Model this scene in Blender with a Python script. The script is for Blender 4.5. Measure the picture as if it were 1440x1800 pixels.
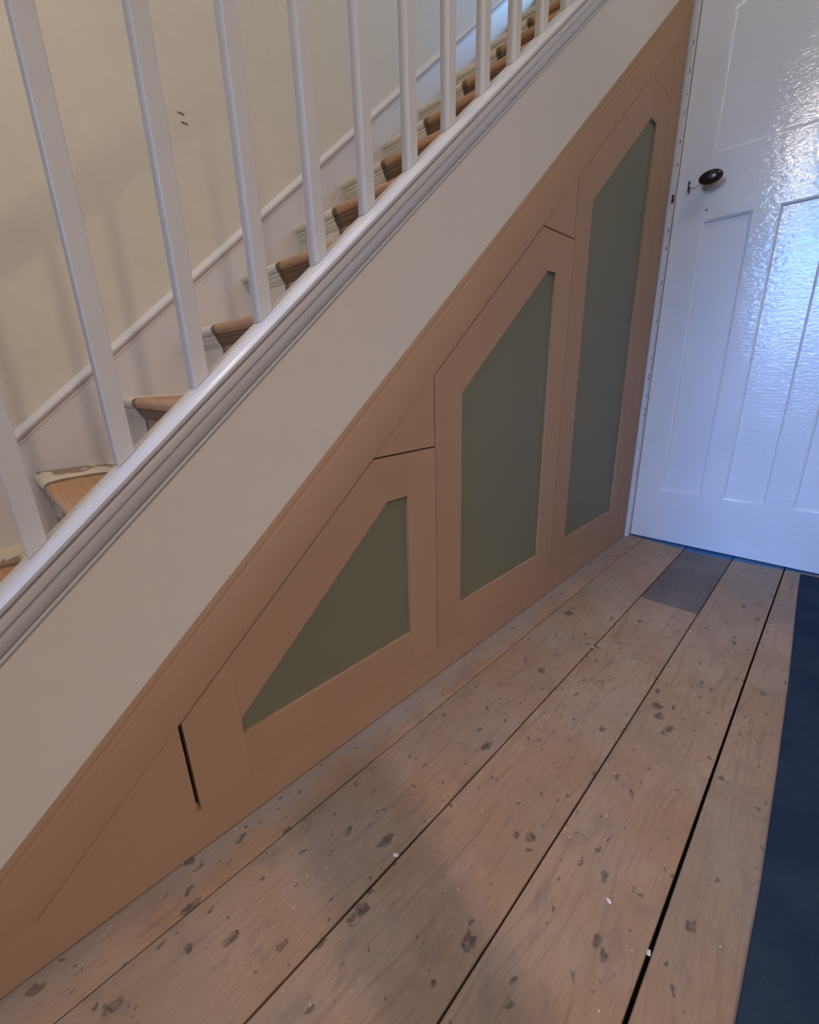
import bpy, bmesh, math, random
from mathutils import Vector, Matrix
random.seed(7)
S = bpy.context.scene
for o in list(bpy.data.objects): bpy.data.objects.remove(o)
C = S.collection

# ------------------------------------------------------------------ camera
cam = bpy.data.cameras.new('camera'); co = bpy.data.objects.new('camera', cam); C.objects.link(co)
right = Vector((0.70098403, -0.71262251, -0.02811668)); up = Vector((0.23501485, 0.19359483, 0.95251723))
fwd = Vector((0.67334197, 0.6743072, -0.30318375))
R = Matrix((right, up, -fwd)).transposed().to_4x4()
R.translation = Vector((0, 0, 0.75)); co.matrix_world = R
cam.sensor_fit = 'HORIZONTAL'; cam.sensor_width = 36.0; cam.lens = 757.794 / 1440 * 36.0
cam.clip_start = 0.01
S.camera = co

# ------------------------------------------------------------------ world, light, exposure
S.view_settings.view_transform = 'Standard'; S.view_settings.look = 'None'
S.view_settings.gamma = 1; S.view_settings.use_curve_mapping = False
S.view_settings.exposure = 0.0
w = bpy.data.worlds.new('sky'); S.world = w; w.use_nodes = True
w.node_tree.nodes['Background'].inputs[0].default_value = (0.35, 0.55, 1.0, 1)
w.node_tree.nodes['Background'].inputs[1].default_value = 0.6

def area(name, loc, target, size, energy, color, size_y=None, spread=180):
    l = bpy.data.lights.new(name, 'AREA'); l.energy = energy; l.color = color; l.size = size
    l.spread = math.radians(spread)
    if size_y: l.shape = 'RECTANGLE'; l.size_y = size_y
    o = bpy.data.objects.new(name, l); C.objects.link(o); o.location = loc
    o.rotation_euler = (Vector(target) - Vector(loc)).to_track_quat('-Z', 'Y').to_euler(); return o
# daylight through the deep-set glazed front door and its fanlight, at the street end of the hall
area('front_door_daylight', (-2.9, 0.40, 1.62), (2.077, 0.05, 0.10), 1.1, 7.4, (0.24, 0.42, 1.0), 0.85, 32)
area('front_door_lower_pane', (-2.9, 0.40, 0.60), (2.077, 0.1, 0.3), 1.1, 1.8, (0.24, 0.44, 1.0), 0.75, 60)
area('fanlight_daylight', (-2.9, 0.40, 2.27), (2.0, 0.3, 1.0), 1.1, 4.2, (0.08, 0.50, 1.0), 0.28, 60)
# daylight from the upstairs landing window
area('landing_daylight', (3.3, 0.76, 3.3), (1.55, 1.49, 1.95), 0.5, 7, (0.30, 0.58, 1.0), 0.6, 60)
# pendant lamp of the hall, added lights on the right side, lamp over the stairwell
pl = bpy.data.lights.new('hall_pendant_lamp', 'POINT'); pl.energy = 19.5; pl.color = (1.0, 0.86, 0.73); pl.shadow_soft_size = 0.09
po = bpy.data.objects.new('hall_pendant_lamp', pl); C.objects.link(po); po.location = (-0.25, 0.53, 2.10)
area('shadow_band_lamp', (-0.18, -1.6, 2.40), (0.3, 0.35, 0.0), 0.06, 4.6, (1.0, 0.77, 0.66), 0.06, 74)  # added lamp, placed so the post throws its shadow band on the floor
area('right_fill_light', (0.1, -3.1, 1.1), (0.1, 0.5, 0.5), 2.2, 12, (0.95, 0.93, 0.92), 1.4)  # added soft fill for the cupboard and string faces
area('stairwell_lamp', (0.3, 1.0, 4.2), (0.1, 1.2, 0.0), 0.7, 15, (1.0, 0.83, 0.62), 0.7)
area('rear_fill_light', (1.45, -0.25, 2.44), (1.5, 0.1, 0.0), 0.35, 4.0, (1.0, 0.86, 0.74), 0.35)  # added fill that lifts the dim right end and the door top

# ------------------------------------------------------------------ node helpers
class NT:
    def __init__(s, name):
        s.m = bpy.data.materials.new(name); s.m.use_nodes = True; s.t = s.m.node_tree
        s.b = s.t.nodes['Principled BSDF']
        g = s.t.nodes.new('ShaderNodeNewGeometry'); s.pos = g.outputs['Position']
    def n(s, typ, **kw):
        x = s.t.nodes.new(typ)
        for k, v in kw.items(): setattr(x, k, v)
        return x
    def put(s, sock, v):
        if isinstance(v, bpy.types.NodeSocket): s.t.links.new(v, sock)
        elif isinstance(v, (tuple, list)) and len(v) == 3 and sock.type == 'RGBA': sock.default_value = (*v, 1)
        else: sock.default_value = v
    def math(s, op, a, b=0.0, c=0.0, clamp=False):
        x = s.n('ShaderNodeMath', operation=op, use_clamp=clamp)
        s.put(x.inputs[0], a); s.put(x.inputs[1], b); s.put(x.inputs[2], c); return x.outputs[0]
    def scalevec(s, v, sc, off=None):
        x = s.n('ShaderNodeVectorMath', operation='MULTIPLY'); s.put(x.inputs[0], v); x.inputs[1].default_value = sc
        o = x.outputs[0]
        if off is not None:
            y = s.n('ShaderNodeVectorMath', operation='ADD'); s.put(y.inputs[0], o); s.put(y.inputs[1], off); o = y.outputs[0]
        return o
    def noise(s, vec, scale=5, detail=4, rough=0.5, dist=0.0):
        x = s.n('ShaderNodeTexNoise'); s.put(x.inputs['Vector'], vec); x.inputs['Scale'].default_value = scale
        x.inputs['Detail'].default_value = detail; x.inputs['Roughness'].default_value = rough
        x.inputs['Distortion'].default_value = dist; return x.outputs['Fac']
    def voro(s, vec, scale=5, rnd=1.0):
        x = s.n('ShaderNodeTexVoronoi'); s.put(x.inputs['Vector'], vec); x.inputs['Scale'].default_value = scale
        x.inputs['Randomness'].default_value = rnd; return x
    def step(s, v, a, b):
        x = s.n('ShaderNodeMapRange', interpolation_type='SMOOTHSTEP'); s.put(x.inputs['Value'], v)
        x.inputs['From Min'].default_value = a; x.inputs['From Max'].default_value = b; return x.outputs['Result']
    def mix(s, f, a, b):
        x = s.n('ShaderNodeMix', data_type='RGBA'); s.put(x.inputs[0], f); s.put(x.inputs[6], a); s.put(x.inputs[7], b)
        return x.outputs[2]
    def bump(s, h, strength=0.3, dist=0.001, prev=None):
        x = s.n('ShaderNodeBump'); s.put(x.inputs['Height'], h); x.inputs['Strength'].default_value = strength
        x.inputs['Distance'].default_value = dist
        if prev is not None: s.put(x.inputs['Normal'], prev)
        return x.outputs['Normal']
    def out(s, col, rough=0.6, normal=None, spec=0.5, coat=0.0):
        s.put(s.b.inputs['Base Color'], col); s.put(s.b.inputs['Roughness'], rough)
        s.b.inputs['Specular IOR Level'].default_value = spec
        s.b.inputs['Coat Weight'].default_value = coat
        if normal is not None: s.put(s.b.inputs['Normal'], normal)
        return s.m
    def sep(s, v):
        x = s.n('ShaderNodeSeparateXYZ'); s.put(x.inputs[0], v); return x.outputs

def paint(name, col, rough=0.5, var=0.05, bump=0.25, bscale=60, spec=0.4, bdist=0.0006):
    k = NT(name)
    a = k.noise(k.pos, 2.2, 4, 0.6); b = k.noise(k.pos, 35, 3, 0.6)
    f = k.math('ADD', k.math('MULTIPLY', a, 0.7), k.math('MULTIPLY', b, 0.3))
    c = k.mix(k.step(f, 0.35, 0.65), tuple(v * (1 - var) for v in col), tuple(min(1, v * (1 + var)) for v in col))
    n = k.bump(k.noise(k.pos, bscale, 3, 0.55), bump, bdist)
    return k.out(c, rough, n, spec)
M = {}
M['wall'] = paint('cream_wall_paint', (0.66, 0.60, 0.49), 0.75, 0.03, 0.25, 180, 0.3)
M['white'] = paint('satin_white_paint', (0.60, 0.575, 0.55), 0.42, 0.02, 0.35, 45, 0.5)
M['apron'] = paint('eggshell_white_paint', (0.68, 0.645, 0.595), 0.6, 0.02, 0.25, 90, 0.4)
M['cap'] = paint('gloss_white_capping_paint', (0.62, 0.60, 0.585), 0.28, 0.03, 0.5, 38, 0.5)
M['wstring'] = paint('pinkish_white_string_paint', (0.66, 0.61, 0.60), 0.5, 0.02, 0.3, 50, 0.4)
M['ceil'] = paint('ceiling_paint', (0.7, 0.68, 0.64), 0.9, 0.01, 0.1, 80)
def glossdoor():
    k = NT('white_gloss_door_paint')
    st = k.scalevec(k.pos, (1.0, 0.6, 1.5))
    h = k.math('ADD', k.noise(st, 75, 3, 0.6), k.math('MULTIPLY', k.noise(k.scalevec(k.pos, (1, 0.25, 2.5)), 110, 2, 0.5), 0.6))
    n = k.bump(h, 0.50, 0.0014)
    dr = k.step(k.noise(k.pos, 150, 1, 0.5), 0.74, 0.80)
    n = k.bump(dr, 0.5, 0.0012, n)
    c = k.mix(k.step(k.noise(k.pos, 3, 3), 0.35, 0.65), (0.66, 0.645, 0.64), (0.70, 0.685, 0.68))
    return k.out(c, 0.06, n, 0.5)
M['door'] = glossdoor()
def mdf(name, col, var=0.05):
    k = NT(name)
    a = k.noise(k.pos, 4, 4, 0.6); b = k.noise(k.pos, 420, 2, 0.6)
    oi = k.n('ShaderNodeObjectInfo').outputs['Random']
    f = k.math('ADD', k.math('MULTIPLY', a, 0.55), k.math('ADD', k.math('MULTIPLY', b, 0.25), k.math('MULTIPLY', oi, 0.25)))
    c = k.mix(k.step(f, 0.3, 0.8), tuple(v * (1 - var) for v in col), tuple(v * (1 + var) for v in col))
    return k.out(c, 0.62, k.bump(b, 0.15, 0.0003), 0.3)
M['mdf'] = mdf('raw_mdf_board', (0.400, 0.247, 0.150))
M['green'] = mdf('moisture_resistant_green_mdf', (0.180, 0.180, 0.118), 0.07)

STAINS = [(0.971,0.178,0.016),(0.945,0.165,0.013),(0.913,0.139,0.012),(0.703,0.145,0.008),(0.563,0.149,0.007),(0.529,0.126,0.007),
 (0.443,0.102,0.009),(0.432,0.09,0.008),(0.548,0.013,0.011),(0.3,0.472,0.008),(0.333,0.412,0.013),
 (0.24,0.366,0.011),(0.256,0.234,0.007),(0.066,0.556,0.013),(0.045,0.506,0.008),(-0.045,0.515,0.012),
 (0.091,0.473,0.010),(0.139,0.412,0.008),(0.609,0.401,0.013),(0.505,0.237,0.011),(0.32,0.228,0.012),(0.907,0.439,0.009),
 (1.224,0.51,0.018),(0.327,0.162,0.006),(0.821,0.245,0.010),(1.381,0.097,0.010)]
def boards(name, base1, base2, dirt=1.0, stains=True):
    k = NT(name); oi = k.n('ShaderNodeObjectInfo').outputs['Random']
    off = k.n('ShaderNodeCombineXYZ'); k.put(off.inputs[0], k.math('MULTIPLY', oi, 31.0)); k.put(off.inputs[1], k.math('MULTIPLY', oi, 7.0))
    v = k.scalevec(k.pos, (1, 1, 1), off.outputs[0])
    # straight grain lines along x with a slow wander
    wob = k.noise(k.scalevec(v, (1.0, 2.2, 1)), 1.3, 2, 0.5)
    sx = k.sep(v)
    gy = k.math('ADD', k.math('MULTIPLY', sx[1], 30.0), k.math('MULTIPLY', wob, 7.0))
    gv = k.n('ShaderNodeCombineXYZ'); k.put(gv.inputs[0], k.math('MULTIPLY', sx[0], 0.9)); k.put(gv.inputs[1], gy)
    grain = k.noise(gv.outputs[0], 3.4, 3, 0.6)
    fine = k.noise(k.scalevec(v, (7, 190, 1)), 2.0, 3, 0.7)
    blot = k.noise(v, 4.5, 5, 0.65); big = k.noise(v, 1.6, 4, 0.6)
    c = k.mix(k.step(blot, 0.36, 0.66), base1, base2)
    c = k.mix(k.math('MULTIPLY', k.step(grain, 0.52, 0.66), 0.34), c, tuple(x * 0.55 for x in base1))
    c = k.mix(k.math('MULTIPLY', k.step(fine, 0.48, 0.72), 0.42), c, tuple(x * 0.5 for x in base1))
    c = k.mix(k.math('MULTIPLY', k.step(big, 0.42, 0.64), 0.50), c, (0.255, 0.215, 0.165))
    # trodden-in grime in fine mottles
    gm = k.noise(k.scalevec(v, (0.8, 1.3, 1)), 17, 6, 0.72, 0.5)
    c = k.mix(k.math('MULTIPLY', k.step(gm, 0.50, 0.68), 0.42), c, (0.155, 0.115, 0.09))
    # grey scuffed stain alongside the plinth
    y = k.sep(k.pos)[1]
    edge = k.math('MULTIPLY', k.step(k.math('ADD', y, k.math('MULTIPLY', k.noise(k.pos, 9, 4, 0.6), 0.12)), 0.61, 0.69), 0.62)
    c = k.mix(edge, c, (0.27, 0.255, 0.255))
    # small ink-like spots, elongated along the grain, denser in patches
    dens = k.math('SUBTRACT', k.noise(k.pos, 3.1, 3, 0.6), 0.55)
    dv = k.n('ShaderNodeVectorMath', operation='ADD'); nz = k.n('ShaderNodeTexNoise'); k.put(nz.inputs['Vector'], k.pos)
    nz.inputs['Scale'].default_value = 55; nz.inputs['Detail'].default_value = 3
    k.put(dv.inputs[0], k.scalevec(k.pos, (0.62, 1, 1))); k.put(dv.inputs[1], k.scalevec(nz.outputs['Color'], (0.022, 0.022, 0)))
    for sc, th, keep, am in ((13, 0.11, 0.80, 0.62), (24, 0.17, 0.58, 0.58), (44, 0.24, 0.44, 0.64), (80, 0.27, 0.50, 0.60)):
        vo = k.voro(k.scalevec(dv.outputs[0], (1, 1, 0), None), sc)
        rnd = k.sep(vo.outputs['Color'])[0]; sz = k.math('MULTIPLY', k.sep(vo.outputs['Color'])[1], th)
        m = k.math('MULTIPLY', k.step(k.math('SUBTRACT', sz, vo.outputs['Distance']), 0.0, 0.035), k.step(k.math('ADD', rnd, k.math('MULTIPLY', dens, 0.35)), keep, keep + 0.02))
        c = k.mix(k.math('MULTIPLY', m, am * dirt), c, (0.045, 0.038, 0.040))
    # white paint flecks
    vo = k.voro(k.scalevec(k.pos, (1, 1, 0)), 38)
    m = k.math('MULTIPLY', k.step(k.math('SUBTRACT', 0.055, vo.outputs['Distance']), 0.0, 0.02), k.step(k.sep(vo.outputs['Color'])[2], 0.93, 0.94))
    c = k.mix(k.math('MULTIPLY', m, 0.8), c, (0.7, 0.68, 0.64))
    if stains:
        acc = None
        for i, (x, yy, r) in enumerate(STAINS):
            s1 = k.n('ShaderNodeVectorMath', operation='DISTANCE'); k.put(s1.inputs[0], k.scalevec(dv.outputs[0], (1, 1, 0)))
            s1.inputs[1].default_value = (x * 0.62 + 0.011, yy + 0.011, 0)
            d = k.step(s1.outputs['Value'], r * 0.74, r * 0.46)
            acc = d if acc is None else k.math('MAXIMUM', acc, d)
        core = k.math('MULTIPLY', k.step(acc, 0.86, 1.0), k.math('MULTIPLY', k.step(k.noise(k.pos, 60, 3, 0.7), 0.40, 0.60), 0.55))
        c = k.mix(k.math('MULTIPLY', k.math('MULTIPLY', acc, k.math('SUBTRACT', 1.0, core)), 0.78), c, (0.035, 0.030, 0.032))
    # blue tint over the board ends along the foot of the door
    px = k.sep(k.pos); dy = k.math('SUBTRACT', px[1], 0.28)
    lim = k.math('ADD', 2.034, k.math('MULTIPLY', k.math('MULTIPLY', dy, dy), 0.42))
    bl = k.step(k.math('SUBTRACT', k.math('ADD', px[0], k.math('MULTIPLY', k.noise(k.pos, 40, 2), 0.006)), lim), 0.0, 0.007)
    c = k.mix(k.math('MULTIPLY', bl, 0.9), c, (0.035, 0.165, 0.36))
    h = k.math('ADD', k.math('MULTIPLY', fine, 0.5), k.math('MULTIPLY', grain, 0.5))
    return k.out(c, k.math('ADD', 0.42, k.math('MULTIPLY', blot, 0.35)), k.bump(h, 0.35, 0.0012), 0.35)
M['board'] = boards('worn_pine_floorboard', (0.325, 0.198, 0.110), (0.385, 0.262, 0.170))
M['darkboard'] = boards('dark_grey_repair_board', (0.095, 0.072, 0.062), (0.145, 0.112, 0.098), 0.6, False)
def solid(name, col, rough=0.5, spec=0.5, metal=0.0, b=0.0):
    k = NT(name); n = k.bump(k.noise(k.pos, 200, 2), b, 0.0005) if b else None
    c = k.mix(k.noise(k.pos, 12, 3), tuple(v * 0.9 for v in col), col)
    m = k.out(c, rough, n, spec); k.b.inputs['Metallic'].default_value = metal; return m
M['void'] = solid('dark_underfloor_gap_shade', (0.012, 0.009, 0.008), 0.9, 0.1)  # underfloor, and the sheets that imitate shade in the cupboard gaps
M['knob'] = solid('dark_brown_bakelite', (0.014, 0.007, 0.006), 0.22, 0.5)
M['iron'] = solid('dark_iron', (0.03, 0.028, 0.03), 0.4, 0.5, 0.6)
M['chip'] = solid('chipped_paint_dark_wood', (0.09, 0.07, 0.065), 0.8, 0.2)
M['scuff'] = solid('brown_scuff', (0.22, 0.17, 0.115), 0.8, 0.2)
M['crumb'] = solid('plaster_crumb', (0.72, 0.68, 0.62), 0.9, 0.2)
def rugmat():
    k = NT('dark_blue_rug_pile')
    a = k.noise(k.pos, 6, 4, 0.65); b = k.noise(k.pos, 600, 2, 0.7)
    c = k.mix(k.step(a, 0.35, 0.7), (0.017, 0.031, 0.058), (0.030, 0.048, 0.070))
    c = k.mix(k.math('MULTIPLY', k.step(b, 0.45, 0.8), 0.4), c, (0.045, 0.06, 0.10))
    return k.out(c, 0.95, k.bump(b, 0.7, 0.002), 0.1)
M['rug'] = rugmat()
def stairmat(name, wood, dark, cream):
    k = NT(name); p = k.sep(k.pos)
    low = k.step(p[2], 0.80, 0.62)          # the lowest steps carry ragged, flaking paint
    wob = k.math('SUBTRACT', k.noise(k.pos, 14, 3, 0.6), 0.5); wob2 = k.math('SUBTRACT', k.noise(k.pos, 5, 2, 0.5), 0.5)
    y = k.math('ADD', p[1], k.math('MULTIPLY', wob, 0.012))
    y = k.math('ADD', y, k.math('MULTIPLY', wob2, k.math('MULTIPLY', low, 0.20)))
    y = k.math('SUBTRACT', y, k.math('MULTIPLY', low, 0.05))
    m = k.step(y, 1.247, 1.253)
    gr = k.noise(k.scalevec(k.pos, (40, 3, 40)), 3, 4, 0.7, 0.6)
    c = k.mix(k.step(gr, 0.35, 0.7), wood, tuple(v * 0.72 for v in wood))
    band = k.math('MULTIPLY', k.step(y, 1.222, 1.232), k.step(y, 1.256, 1.249))
    c = k.mix(k.math('MULTIPLY', band, 0.85), c, dark)
    cr = k.mix(k.step(k.noise(k.pos, 8, 4, 0.6), 0.4, 0.65), cream, tuple(v * 0.86 for v in cream))
    # flakes: bare brown islands with pale rims
    fl = k.noise(k.scalevec(k.pos, (1, 0.45, 1)), 13, 3, 0.5, 0.4)
    flm = k.math('MULTIPLY', k.step(fl, 0.54, 0.56), k.step(p[2], 0.62, 0.56))
    cr = k.mix(k.math('MULTIPLY', flm, 0.85), cr, (0.20, 0.13, 0.075))
    c = k.mix(m, c, cr)
    return k.out(c, 0.5, k.bump(gr, 0.25, 0.0008), 0.4)
M['tread'] = stairmat('stair_tread_part_painted', (0.46, 0.235, 0.105), (0.10, 0.06, 0.03), (0.66, 0.56, 0.42))
M['riser'] = stairmat('stair_riser_part_painted', (0.40, 0.215, 0.115), (0.13, 0.07, 0.035), (0.64, 0.52, 0.37))
M['scotia'] = stairmat('stair_scotia_part_painted', (0.19, 0.095, 0.045), (0.10, 0.055, 0.03), (0.64, 0.54, 0.40))

# ------------------------------------------------------------------ mesh helpers
def mk(name, verts, faces, mat, parent=None, bevel=0.0, smooth=False, segs=1):
    me = bpy.data.meshes.new(name); bm = bmesh.new()
    vs = [bm.verts.new(v) for v in verts]
    for f in faces:
        try: bm.faces.new([vs[i] for i in f])
        except ValueError: pass
    bmesh.ops.recalc_face_normals(bm, faces=bm.faces)
    if bevel:
        ed = [e for e in bm.edges if len(e.link_faces) == 2 and e.calc_face_angle() > 0.5]
        bmesh.ops.bevel(bm, geom=ed, offset=bevel, segments=segs, affect='EDGES', profile=0.5)
    if smooth:
        for f in bm.faces: f.smooth = True
    bm.to_mesh(me); bm.free()
    if smooth: me.set_sharp_from_angle(angle=math.radians(38))
    me.materials.append(mat if not isinstance(mat, str) else M[mat])
    o = bpy.data.objects.new(name, me); C.objects.link(o)
    if parent is not None: o.parent = parent
    return o
def box(name, lo, hi, mat, parent=None, bevel=0.0, segs=1):
    (x0, y0, z0), (x1, y1, z1) = lo, hi
    v = [(x, y, z) for x in (x0, x1) for y in (y0, y1) for z in (z0, z1)]
    f = [(0,1,3,2),(4,6,7,5),(0,4,5,1),(2,3,7,6),(0,2,6,4),(1,5,7,3)]
    return mk(name, v, f, mat, parent, bevel, False, segs)
def prism_xz(name, poly, y0, y1, mat, parent=None, bevel=0.0):     # polygon in x,z extruded along y
    n = len(poly); v = [(x, y0, z) for x, z in poly] + [(x, y1, z) for x, z in poly]
    f = [tuple(range(n)), tuple(range(2*n-1, n-1, -1))] + [(i, (i+1) % n, n+(i+1) % n, n+i) for i in range(n)]
    return mk(name, v, f, mat, parent, bevel)
def prism_xy(name, poly, z0, z1, mat, parent=None, bevel=0.0):
    n = len(poly); v = [(x, y, z0) for x, y in poly] + [(x, y, z1) for x, y in poly]
    f = [tuple(range(n)), tuple(range(2*n-1, n-1, -1))] + [(i, (i+1) % n, n+(i+1) % n, n+i) for i in range(n)]
    return mk(name, v, f, mat, parent, bevel)
K = 0.834
def rake(name, prof, x0, x1, mat, parent=None, smooth=True, seg=1):   # closed profile (y, c) swept along the pitch z = K x + c
    n = len(prof); v = []
    for j in range(seg + 1):
        x = x0 + (x1 - x0) * j / seg
        v += [(x, y, K * x + c) for y, c in prof]
    f = [tuple(range(n)), tuple(range(seg*n + n - 1, seg*n - 1, -1))]
    for j in range(seg):
        f += [(j*n+i, j*n+(i+1) % n, (j+1)*n+(i+1) % n, (j+1)*n+i) for i in range(n)]
    return mk(name, v, f, mat, parent, 0.0, smooth)
def sweep_y(name, prof, y0, y1, mat, parent=None, smooth=True):     # closed profile (x,z) swept along y
    n = len(prof); v = [(x, y0, z) for x, z in prof] + [(x, y1, z) for x, z in prof]
    f = [tuple(range(n)), tuple(range(2*n-1, n-1, -1))] + [(i, (i+1) % n, n+(i+1) % n, n+i) for i in range(n)]
    return mk(name, v, f, mat, parent, 0.0, smooth)
def empty(name, loc, label=None, cat=None, group=None, kind=None):
    o = bpy.data.objects.new(name, None); C.objects.link(o); o.empty_display_size = 0.1
    o['_'] = 0; del o['_']
    o.location = (0, 0, 0)
    if label: o['label'] = label
    if cat: o['category'] = cat
    if group: o['group'] = group
    if kind: o['kind'] = kind
    return o
def rebase(root, loc):                 # put the Empty at the thing's base, keep its parts where they are
    root.location = loc
    for ch in root.children: ch.matrix_parent_inverse = Matrix.Translation(-Vector(loc))
def tag(o, label, cat, group=None, kind=None):
    o['label'] = label; o['category'] = cat
    if group: o['group'] = group
    if kind: o['kind'] = kind
    return o
def struct(o, label):
    o['kind'] = 'structure'; o['label'] = label; return o

# ------------------------------------------------------------------ shell
WY = 1.49
struct(box('wall_left', (-3.0, WY, -0.05), (4.8, WY+0.1, 5.2), 'wall'), 'cream painted wall behind the staircase and balusters')
wm = M['ceil']
for x_, z_ in ((0.628, 1.467), (0.634, 1.446)):
    mk_ = box('scuff_mark', (x_ - 0.009, WY - 0.0006, z_ - 0.0024), (x_ + 0.009, WY + 0.001, z_ + 0.0024), 'scuff', bpy.data.objects['wall_left'], 0.0)
struct(box('wall_front', (-3.1, -3.2, -0.05), (-3.0, WY+0.1, 5.2), wm), 'wall at the street end of the hall')
# end wall holding the panelled door: an L of wall pieces round the door opening, one mesh
DX = 2.077
def multi(name, boxes, mat):
    v = []; f = []
    for (x0,y0,z0),(x1,y1,z1) in boxes:
        b = len(v); v += [(x,y,z) for x in (x0,x1) for y in (y0,y1) for z in (z0,z1)]
        f += [tuple(b+i for i in q) for q in ((0,1,3,2),(4,6,7,5),(0,4,5,1),(2,3,7,6),(0,2,6,4),(1,5,7,3))]
    return mk(name, v, f, mat)
struct(multi('wall_back', [((2.085, 0.66, -0.05), (2.185, WY, 1.82)), ((2.085, -0.75, -0.05), (2.185, -0.235, 2.5)),
                           ((2.085, -0.235, 2.03), (2.185, 0.66, 2.5)), ((4.8, -0.75, -0.05), (4.9, WY+0.1, 5.2)),
                           ((2.085, 0.56, 2.5), (2.185, 0.66, 5.2)), ((2.185, 0.56, 2.5), (4.8, 0.66, 5.2))], wm), 'wall round the panelled door at the end of the hall')
# right hand wall; opening and short post added to shape the floor shadow band
struct(multi('wall_right', [((-3.0, -0.75, -0.05), (-0.75, -0.65, 2.5)), ((0.85, -0.75, -0.05), (2.085, -0.65, 2.5)),
                            ((-0.75, -0.75, 2.47), (0.85, -0.65, 2.5)), ((0.0, -0.70, -0.05), (0.085, -0.65, 1.36)),
                            ((-3.0, -3.3, -0.05), (2.085, -3.2, 2.5)), ((2.085, -3.3, -0.05), (2.185, -0.75, 2.5))], wm), 'plain wall on the rug side of the hall, with an added shadow post')
struct(multi('ceiling', [((-3.0, -3.2, 2.5), (2.185, 0.56, 2.6)), ((-3.0, 0.56, 2.5), (-1.0, WY, 2.6)), ((-3.0, 0.56, 5.1), (4.8, WY, 5.2)),
                         ((-3.0, 0.46, 2.6), (2.185, 0.56, 5.2))], wm), 'ceiling over the hall and the stairwell')

# floor: dark subfloor that carries every board
fl = struct(box('floor', (-3.0, -3.2, -0.10), (4.8, WY, -0.024), 'void'), 'old floorboards running along the hall')
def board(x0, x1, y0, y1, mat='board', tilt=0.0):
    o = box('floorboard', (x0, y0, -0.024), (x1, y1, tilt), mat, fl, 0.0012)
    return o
# joints measured on the floor: y = .55, .379, .208, .046
e = 0.0008
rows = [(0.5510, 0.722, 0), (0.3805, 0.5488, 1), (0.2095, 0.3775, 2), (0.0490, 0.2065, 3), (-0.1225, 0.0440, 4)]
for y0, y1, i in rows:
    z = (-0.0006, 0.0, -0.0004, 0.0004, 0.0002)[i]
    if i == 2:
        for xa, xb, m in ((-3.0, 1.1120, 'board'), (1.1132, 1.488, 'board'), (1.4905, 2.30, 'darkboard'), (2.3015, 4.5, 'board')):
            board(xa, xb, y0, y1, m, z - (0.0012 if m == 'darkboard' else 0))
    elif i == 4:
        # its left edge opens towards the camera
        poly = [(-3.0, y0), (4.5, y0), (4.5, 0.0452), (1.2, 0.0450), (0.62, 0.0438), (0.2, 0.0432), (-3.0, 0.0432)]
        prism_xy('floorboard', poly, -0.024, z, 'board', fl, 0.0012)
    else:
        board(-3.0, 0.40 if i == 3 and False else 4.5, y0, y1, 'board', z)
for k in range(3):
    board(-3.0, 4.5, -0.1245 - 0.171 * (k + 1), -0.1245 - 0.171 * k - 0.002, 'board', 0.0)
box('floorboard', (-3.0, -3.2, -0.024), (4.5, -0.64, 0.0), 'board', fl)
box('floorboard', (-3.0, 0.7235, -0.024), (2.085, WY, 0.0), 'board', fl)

# rug
edge = [(2.045, 0.000), (1.90, -0.004), (1.774, -0.009), (1.478, -0.022), (1.239, -0.032), (0.956, -0.041), (0.67, -0.048), (0.475, -0.048), (0.2, -0.046), (-1.4, -0.040)]
rug = prism_xy('rug', edge + [(-1.4, -0.63), (2.045, -0.63)], 0.0006, 0.0052, 'rug', None, 0.0012)
tag(rug, 'dark blue rug lying along the right side of the floorboards', 'rug')
# plaster crumbs caught on and between the boards
for i, (x, y, r) in enumerate([(0.476, 0.0468, 0.0028), (1.095, 0.3785, 0.0022), (0.327, 0.383, 0.0032), (1.36, 0.20, 0.002), (0.50, 0.108, 0.0028)]):
    me = bpy.data.meshes.new('plaster_crumb'); bm = bmesh.new()
    bmesh.ops.create_icosphere(bm, subdivisions=2, radius=1)
    for v_ in bm.verts:
        v_.co *= 1 + random.uniform(-0.25, 0.25); v_.co = Vector((v_.co.x * r * 1.5, v_.co.y * r, v_.co.z * r * 0.6))
    bm.to_mesh(me); bm.free(); me.materials.append(M['crumb'])
    o = bpy.data.objects.new('plaster_crumb', me); C.objects.link(o); o.location = (x, y, 0.0004 + r * 0.5)
    tag(o, ['white plaster crumb in the widest floorboard gap beside the rug', 'white plaster crumb in the gap level with the middle cupboard door',
            'largest pale plaster crumb in the board gap at lower left of centre', 'white plaster crumb on the grey dark board near the door',
            'pale plaster crumb on bare board among grain lines, near the rug'][i], 'plaster crumb')
    o.rotation_euler.z = i

# ------------------------------------------------------------------ under-stairs cupboard
cup = empty('understairs_cupboard', (0,0,0), 'bare brown fibreboard cupboard with three angled doors filling the space under the stairs', 'cupboard')
FY = 0.626; TY = 0.018
def sl(x, c): return K * x + c
CS = 0.1555                                    # lower edge line of the raking rail
h = 0.0003
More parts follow.
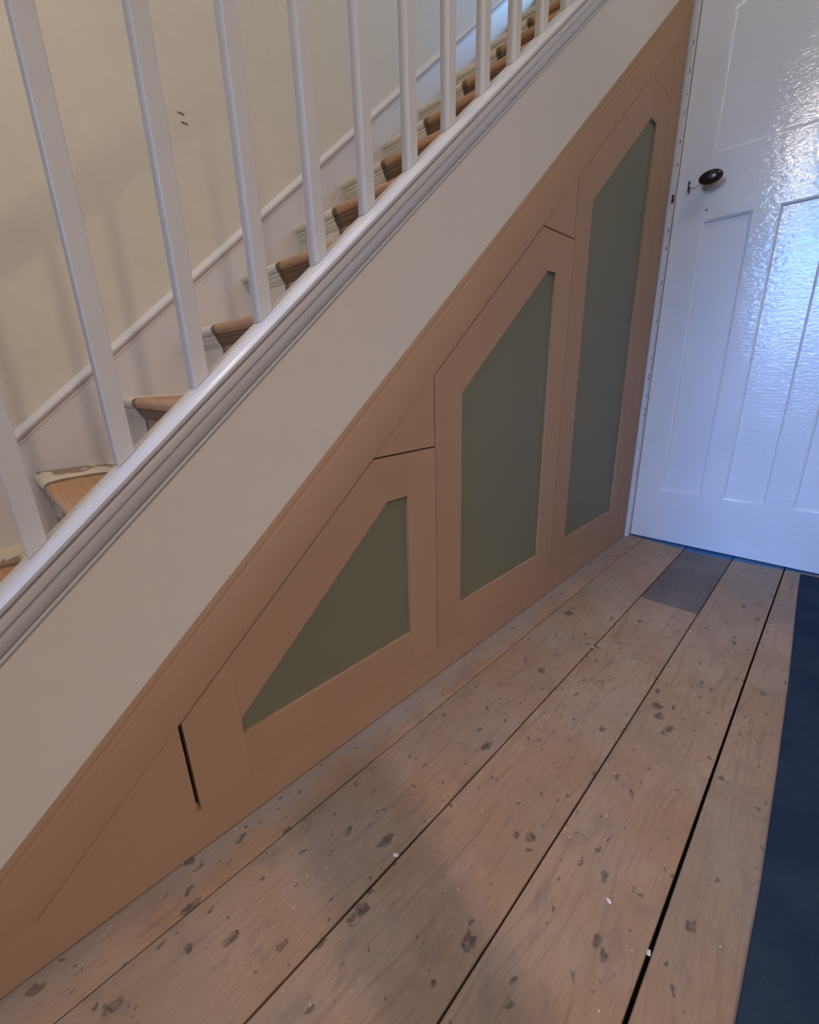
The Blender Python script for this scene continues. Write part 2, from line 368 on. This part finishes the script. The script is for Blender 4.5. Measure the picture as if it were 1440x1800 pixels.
# raking rail: flat face + moulded upper edge in one profile
rp = [(0.646, 0.1558), (FY, 0.1558), (FY, 0.2385), (0.6268, 0.2400), (0.6286, 0.2402), (0.6292, 0.2428), (0.6310, 0.2462), (0.6328, 0.2478),
      (0.6336, 0.2500), (0.6326, 0.2512), (0.6330, 0.2545), (0.6348, 0.2590), (0.6372, 0.2612), (0.646, 0.2612)]
def raked_clipped():
    # left part is cut by the plinth top (z = .0803) and the plinth end
    n = len(rp); v = []; f = []
    def sect(x):
        b = len(v)
        for y, c in rp: v.append((x, y, max(K * x + c, 0.0803)))
        return b
    xs = [-0.214, -0.17, -0.1345, -0.0901, 0.6, 1.3, 2.035]
    bs = [sect(x) for x in xs]
    f.append(tuple(range(bs[0], bs[0] + n))); f.append(tuple(range(bs[-1] + n - 1, bs[-1] - 1, -1)))
    for a, b in zip(bs, bs[1:]): f += [(a+i, a+(i+1) % n, b+(i+1) % n, b+i) for i in range(n)]
    return mk('raking_rail', v, f, 'mdf', cup, 0.0, True)
raked_clipped()
box('plinth', (-0.32, FY, 0.0022), (2.035, 0.646, 0.0798), 'mdf', cup, 0.0004)
prism_xz('infill_panel', [(-0.0882, 0.0803), (0.1168, 0.0803), (0.1168, sl(0.1168, CS - 0.0006))], FY, 0.646, 'mdf', cup, 0.0004)
prism_xz('infill_panel', [(0.5345, 0.5995), (0.7088, 0.5995), (0.7088, sl(0.7088, CS - 0.0006))], FY, 0.646, 'mdf', cup, 0.0004)
prism_xz('infill_panel', [(1.1310, 1.0968), (1.3015, 1.0968), (1.3015, sl(1.3015, CS - 0.0006))], FY, 0.646, 'mdf', cup, 0.0004)
prism_xz('infill_panel', [(1.7530, 1.6168), (1.9305, 1.6168), (1.9305, sl(1.9305, CS - 0.0006))], FY, 0.646, 'mdf', cup, 0.0004)
prism_xz('end_stile', [(1.9318, 0.0803), (2.035, 0.0803), (2.035, sl(2.035, CS - 0.0006)), (1.9318, sl(1.9318, CS - 0.0006))], FY, 0.646, 'mdf', cup, 0.0004)
# added black strip standing in for the shade in the end gap
box('gap_shade_strip', (2.035, 0.634, 0.0), (2.050, 0.66, 1.87), 'void', cup)
def cup_door(L, Rx, ztop, cs, P, proud, y_extra=0.0):
    """L,Rx: side x; ztop: top edge; cs: slope line offset; P: panel polygon points (tl, tr, br, bl, lb) in x,z"""
    d = empty('cupboard_door', (0,0,0)); d.parent = cup
    y0 = FY - proud; y1 = y0 + TY; B = 0.0006; zb = 0.0808; g = 0.00012
    xs = (ztop - cs) / K
    (tlx, pt), (brx, pb), (lx, lz) = P       # top-left corner of the panel, bottom right, left-bottom end of slope
    pc = lz - K * lx                          # slope offset of panel edge
    # left stile
    prism_xz('stile', [(L, zb), (lx - g, zb), (lx - g, sl(lx, cs)), (L, sl(L, cs))], y0, y1, 'mdf', d, 0.0)
    # right stile
    prism_xz('stile', [(brx + g, zb), (Rx, zb), (Rx, ztop), (brx + g, ztop)], y0, y1, 'mdf', d, 0.0)
    # bottom rail
    prism_xz('rail', [(lx, zb), (brx, zb), (brx, pb), (lx, pb)], y0, y1, 'mdf', d, 0.0)
    # sloping rail
    xe = min(tlx, xs)
    pts = [(lx, lz), (tlx, pt)]
    if xs < tlx: pts += [(tlx, ztop), (xs, ztop)]
    else: pts += [(tlx, sl(tlx, cs))]
    pts += [(lx, sl(lx, cs))]
    prism_xz('sloping_rail', pts, y0, y1, 'mdf', d, 0.0)
    # top rail
    if xs < tlx: tp = [(tlx + g, pt), (brx, pt), (brx, ztop), (tlx + g, ztop)]
    else: tp = [(tlx + g, pt), (brx, pt), (brx, ztop), (xs, ztop), (tlx + g, sl(tlx, cs))]
    prism_xz('top_rail', tp, y0, y1, 'mdf', d, 0.0)
    # recessed green panel, let into the frame behind the face
    ex = 0.0
    pol = [(lx - ex, pb - ex), (brx + ex, pb - ex), (brx + ex, pt + ex), (tlx - ex, pt + ex), (lx - ex, lz + ex)]
    p = prism_xz('panel', pol, y0 + 0.0075, y1 - 0.001, 'green', d, 0.0)
    p['label'] = 'recessed dark green board panel'
    return d
cup_door(0.1222, 0.7078, 0.5962, CS - 0.0032, ((0.5605, 0.5065), (0.6185, 0.1735), (0.2085, 0.2065)), 0.0022)
cup_door(0.7108, 1.3010, 1.0935, CS - 0.0030, ((1.1640, 1.0000), (1.2085, 0.1740), (0.8040, 0.7080)), 0.0006)
cup_door(1.3035, 1.9300, 1.6155, CS - 0.0016, ((1.7770, 1.5160), (1.8325, 0.1760), (1.4010, 1.2085)), 0.0)
# added black sheet right behind the doors, in place of shade in the gaps
prism_xz('gap_shade_board', [(-0.32, 0.0), (2.035, 0.0), (2.035, sl(2.035, 0.236)), (-0.19, sl(-0.19, 0.236)), (-0.32, 0.075)], 0.6461, 0.6476, 'void', cup)
rebase(cup, (0.9, FY, 0))

# ------------------------------------------------------------------ staircase
st = empty('staircase', (0,0,0), 'white painted staircase with bare centre treads climbing to the right', 'staircase')
X0, X1 = -0.36, 3.1
rake('outer_string', [(0.638, 0.2606), (0.638, 0.4755), (0.655, 0.5), (0.655, 0.10), (0.648, 0.10), (0.648, 0.2606)], X0, X1, 'apron', st, False)
cap = [(0.655, 0.5470), (0.6535, 0.5488), (0.617, 0.5490), (0.6125, 0.5480), (0.6070, 0.5450), (0.6035, 0.5400), (0.6040, 0.5355), (0.6065, 0.5325), (0.6110, 0.5312),
       (0.6125, 0.5305), (0.6110, 0.5292), (0.6106, 0.5285), (0.6106, 0.5162), (0.6112, 0.5150), (0.6170, 0.5144), (0.6172, 0.5110), (0.6178, 0.5040), (0.6200, 0.4960), (0.6245, 0.4895), (0.6300, 0.4855),
       (0.6325, 0.4845), (0.6308, 0.4828), (0.6306, 0.4790), (0.6325, 0.4770), (0.6380, 0.4762), (0.655, 0.4730)]
rake('string_capping', cap, X0, X1, 'cap', st, True)
# wall string with moulded top
ws = [(WY, 0.15), (1.470, 0.15), (1.470, 0.5385), (1.4685, 0.5405), (1.4690, 0.5430), (1.4735, 0.5455), (1.4735, 0.5475), (1.4665, 0.5530), (1.4650, 0.5590), (1.4670, 0.5650), (1.4735, 0.5690), (1.4765, 0.5720), (WY, 0.5760)]
rake('wall_string', ws, X0, X1, 'wstring', st, True)
RI = 0.1786; GO = 0.2142
for n in range(1, 16):
    xn = 0.732 + (n - 6) * GO; z = RI * n
    T = 0.028; r = T / 2
    prof = [(xn + GO + 0.03, z), (xn + r, z)] + [(xn + r - r * math.sin(a), z - r + r * math.cos(a)) for a in [math.pi * i / 8 for i in range(1, 8)]] + [(xn + r, z - T), (xn + GO + 0.03, z - T)]
    sweep_y('tread', prof, 0.655, 1.470, 'tread', st)
    if True:
        sc = [(xn + 0.024, z - T), (xn + 0.009, z - T), (xn + 0.009, z - T - 0.006), (xn + 0.012, z - T - 0.007), (xn + 0.0135, z - T - 0.013), (xn + 0.017, z - T - 0.019),
              (xn + 0.021, z - T - 0.023), (xn + 0.021, z - T - 0.026), (xn + 0.024, z - T - 0.026)]
        sweep_y('scotia_moulding', sc, 0.655, 1.470, 'scotia', st)
    box('riser', (xn + 0.024, 0.655, z - RI), (xn + 0.040, 1.470, z - T), 'riser', st)
rebase(st, (0.9, 1.06, 0))

# ------------------------------------------------------------------ balustrade
bal = empty('balustrade', (0,0,0), 'row of square white balusters standing on the sloping stair string', 'balustrade')
me = None
for i in range(-3, 19):
    x = 0.0135 + 0.1072 * i; zb = K * x + 0.5490
    w_, d_ = 0.0208, 0.0215; H = 0.80
    if me is None:
        v = []
        for xx in (0, w_):
            for yy in (0, d_):
                v.append((xx, yy, K * xx)); v.append((xx, yy, K * xx + H))
        o = mk('baluster', v, [(0,1,3,2),(4,6,7,5),(0,4,5,1),(2,3,7,6),(0,2,6,4),(1,5,7,3)], 'white', bal, 0.0009, False, 1); me = o.data
    else:
        o = bpy.data.objects.new('baluster', me); C.objects.link(o); o.parent = bal
    o.location = (x, 0.6305, zb)
hr = [(0.612, 1.349), (0.612, 1.365), (0.606, 1.375), (0.607, 1.392), (0.618, 1.404), (0.6413, 1.409), (0.664, 1.404), (0.675, 1.392), (0.676, 1.375), (0.670, 1.365), (0.670, 1.349)]
rake('handrail', hr, -0.37, 2.05, 'white', bal, True)
def newel(x, z0, z1):
    box('newel_post', (x - 0.045, 0.597, z0), (x + 0.045, 0.687, z1), 'white', bal, 0.003)
newel(-0.415, 0.0, 1.15)
rebase(bal, (-0.415, 0.64, 0))

# ------------------------------------------------------------------ panelled door
dr = empty('door_1', (0,0,0), None); dr['kind'] = 'structure'; dr['label'] = 'white gloss panelled door with dark knob at the end of the hall'
DY0, DY1 = -0.175, 0.6085; TH = 0.036; DZ0, DZ1 = 0.0075, 1.985
def slab(name, y0, y1, z0, z1): return box(name, (DX, y0, z0), (DX + TH, y1, z1), 'door', dr)
cols = [(0.3585, 0.509), (0.1478, 0.2875), (-0.070, 0.0700)]
pz0, pz1, uz = 0.2325, 1.260, 1.462
slab('stile', 0.509, DY1, DZ0, DZ1); slab('stile', DY0, -0.070, DZ0, DZ1)
slab('rail', -0.070, 0.509, DZ0, pz0); slab('rail', -0.070, 0.509, pz1, uz); slab('rail', -0.070, 0.509, 1.87, DZ1)
slab('mullion', 0.2875, 0.3585, pz0, pz1); slab('mullion', 0.0700, 0.1478, pz0, pz1)
def ring(name, y0, y1, z0, z1, prof, parent):
    # mitred moulding: prof = (inset, depth)
    v = []; n = len(prof)
    for (cy, cz, sy, sz) in ((y0, z0, 1, 1), (y1, z0, -1, 1), (y1, z1, -1, -1), (y0, z1, 1, -1)):
        for a, d in prof: v.append((DX + d, cy + sy * a, cz + sz * a))
    f = []
    for k in range(4):
        for i in range(n - 1): f.append((k*n+i, k*n+i+1, ((k+1) % 4)*n+i+1, ((k+1) % 4)*n+i))
    return mk(name, v, f, 'door', parent, 0.0, True)
pr_ = [(0.0, 0.0), (0.0008, 0.0022), (0.0022, 0.0024), (0.0050, 0.0040), (0.0075, 0.0075), (0.0085, 0.0105)]
for y0, y1 in cols:
    p = box('door_panel', (DX + 0.0103, y0, pz0), (DX + 0.024, y1, pz1), 'door', dr)
    ring('moulding', y0, y1, pz0, pz1, pr_, p)
p = box('door_panel', (DX + 0.0020, -0.070, uz), (DX + 0.024, 0.509, 1.87), 'door', dr)
ring('moulding', -0.070, 0.509, uz, 1.87, [(0, 0), (0.005, 0.0007), (0.010, 0.0022)], p)
# knob: rose, neck and disc turned about the x axis
def lathe(name, prof, cy, cz, mat, parent, seg=40, sy=1.0, sz=1.0):
    v = []; f = []; n = len(prof)
    for j in range(seg):
        a = 2 * math.pi * j / seg
        for d, r in prof: v.append((DX - d, cy + r * sy * math.cos(a), cz + r * sz * math.sin(a)))
    for j in range(seg):
        k2 = (j + 1) % seg
        for i in range(n - 1): f.append((j*n+i, j*n+i+1, k2*n+i+1, k2*n+i))
    f.append(tuple(j*n for j in range(seg))); f.append(tuple(j*n+n-1 for j in range(seg)))
    return mk(name, v, f, mat, parent, 0.0, True)
KY, KZ = 0.4930, 1.3800
kn = lathe('door_knob', [(0.012, 0.009), (0.024, 0.009), (0.030, 0.014), (0.034, 0.022), (0.039, 0.0262), (0.045, 0.0278), (0.051, 0.0268), (0.0565, 0.022), (0.0595, 0.014), (0.0605, 0.005), (0.0606, 0.0005)], KY, KZ, 'knob', dr, 48, 1.33, 0.80)
kn['label'] = 'dark brown oval knob'
rs = lathe('knob_rose', [(0.0, 0.029), (0.003, 0.029), (0.006, 0.027), (0.009, 0.019), (0.013, 0.0115), (0.014, 0.009)], KY, KZ, 'door', dr)
# keyhole with a key left in it, and a cord to the knob
kh = lathe('keyhole', [(0.0, 0.0045), (0.0015, 0.0045), (0.0018, 0.0040)], 0.5705, 1.393, 'iron', dr, 16)
kh['label'] = 'dark keyhole plate'
def tube(name, pts, r, mat, parent, seg=8):
    cu = bpy.data.curves.new(name, 'CURVE'); cu.dimensions = '3D'; cu.bevel_depth = r; cu.bevel_resolution = 2
    s_ = cu.splines.new('POLY'); s_.points.add(len(pts) - 1)
    for a, b in zip(s_.points, pts): a.co = (*b, 1)
    t = bpy.data.objects.new(name, cu); C.objects.link(t)
    dg = bpy.context.evaluated_depsgraph_get(); me_ = bpy.data.meshes.new_from_object(t.evaluated_get(dg))
    bpy.data.objects.remove(t); me_.materials.clear(); me_.materials.append(M[mat])
    o = bpy.data.objects.new(name, me_); C.objects.link(o)
    if parent is not None: o.parent = parent
    return o
ky = box('key_slot', (DX - 0.003, 0.5690, 1.366), (DX - 0.0002, 0.5730, 1.400), 'iron', dr, 0.0006)
box('key_slot', (DX - 0.010, 0.5655, 1.358), (DX - 0.0002, 0.5685, 1.380), 'iron', dr, 0.0006)
cd = tube('cord', [(DX - 0.006, 0.5670, 1.378), (DX - 0.010, 0.560, 1.372), (DX - 0.015, 0.548, 1.368), (DX - 0.022, 0.536, 1.369), (DX - 0.029, 0.524, 1.374), (DX - 0.034, 0.508, 1.379)], 0.0010, 'iron', dr)
cd['label'] = 'thin dark cord looped from key to knob'
sc_ = lathe('screw_hole', [(0.0, 0.0032), (0.0004, 0.0032), (0.0005, 0.0028)], 0.501, 1.2920, 'chip', dr, 12)
rebase(dr, (DX, 0.2, 0))
# frame strip beside the cupboard, the rest of the frame, and chips of lost paint along the edge
fr = multi('trim_1', [((2.050, 0.6105, 0.0), (2.085, 0.660, 2.03)), ((2.050, -0.235, 0.0), (2.085, -0.179, 2.03)), ((2.050, -0.179, 1.989), (2.085, 0.6105, 2.03)),
    ((2.114, 0.596, 0.0), (2.130, 0.660, 2.03)), ((2.114, -0.235, 0.0), (2.130, -0.163, 2.03)), ((2.114, -0.179, 1.975), (2.130, 0.66, 2.03))], M['door'])
struct(fr, 'white gloss door frame between cupboard and door')
box('strike_recess', (2.0488, 0.6098, 1.335), (2.062, 0.6160, 1.362), 'iron', fr, 0.0008)
rc = random.Random(3)
for z in [0.11, 0.30, 0.305, 0.41, 0.52, 0.55, 0.575, 0.63, 0.70, 0.715, 0.78, 0.92, 1.0, 1.06, 1.18, 1.24, 1.45, 1.52, 1.60, 1.66, 1.72, 1.80]:
    hgt = rc.uniform(0.004, 0.016)
    box('paint_chip', (2.0496, 0.6103, z), (2.0516, 0.6103 + rc.uniform(0.0012, 0.0030), z + hgt), 'chip', fr)
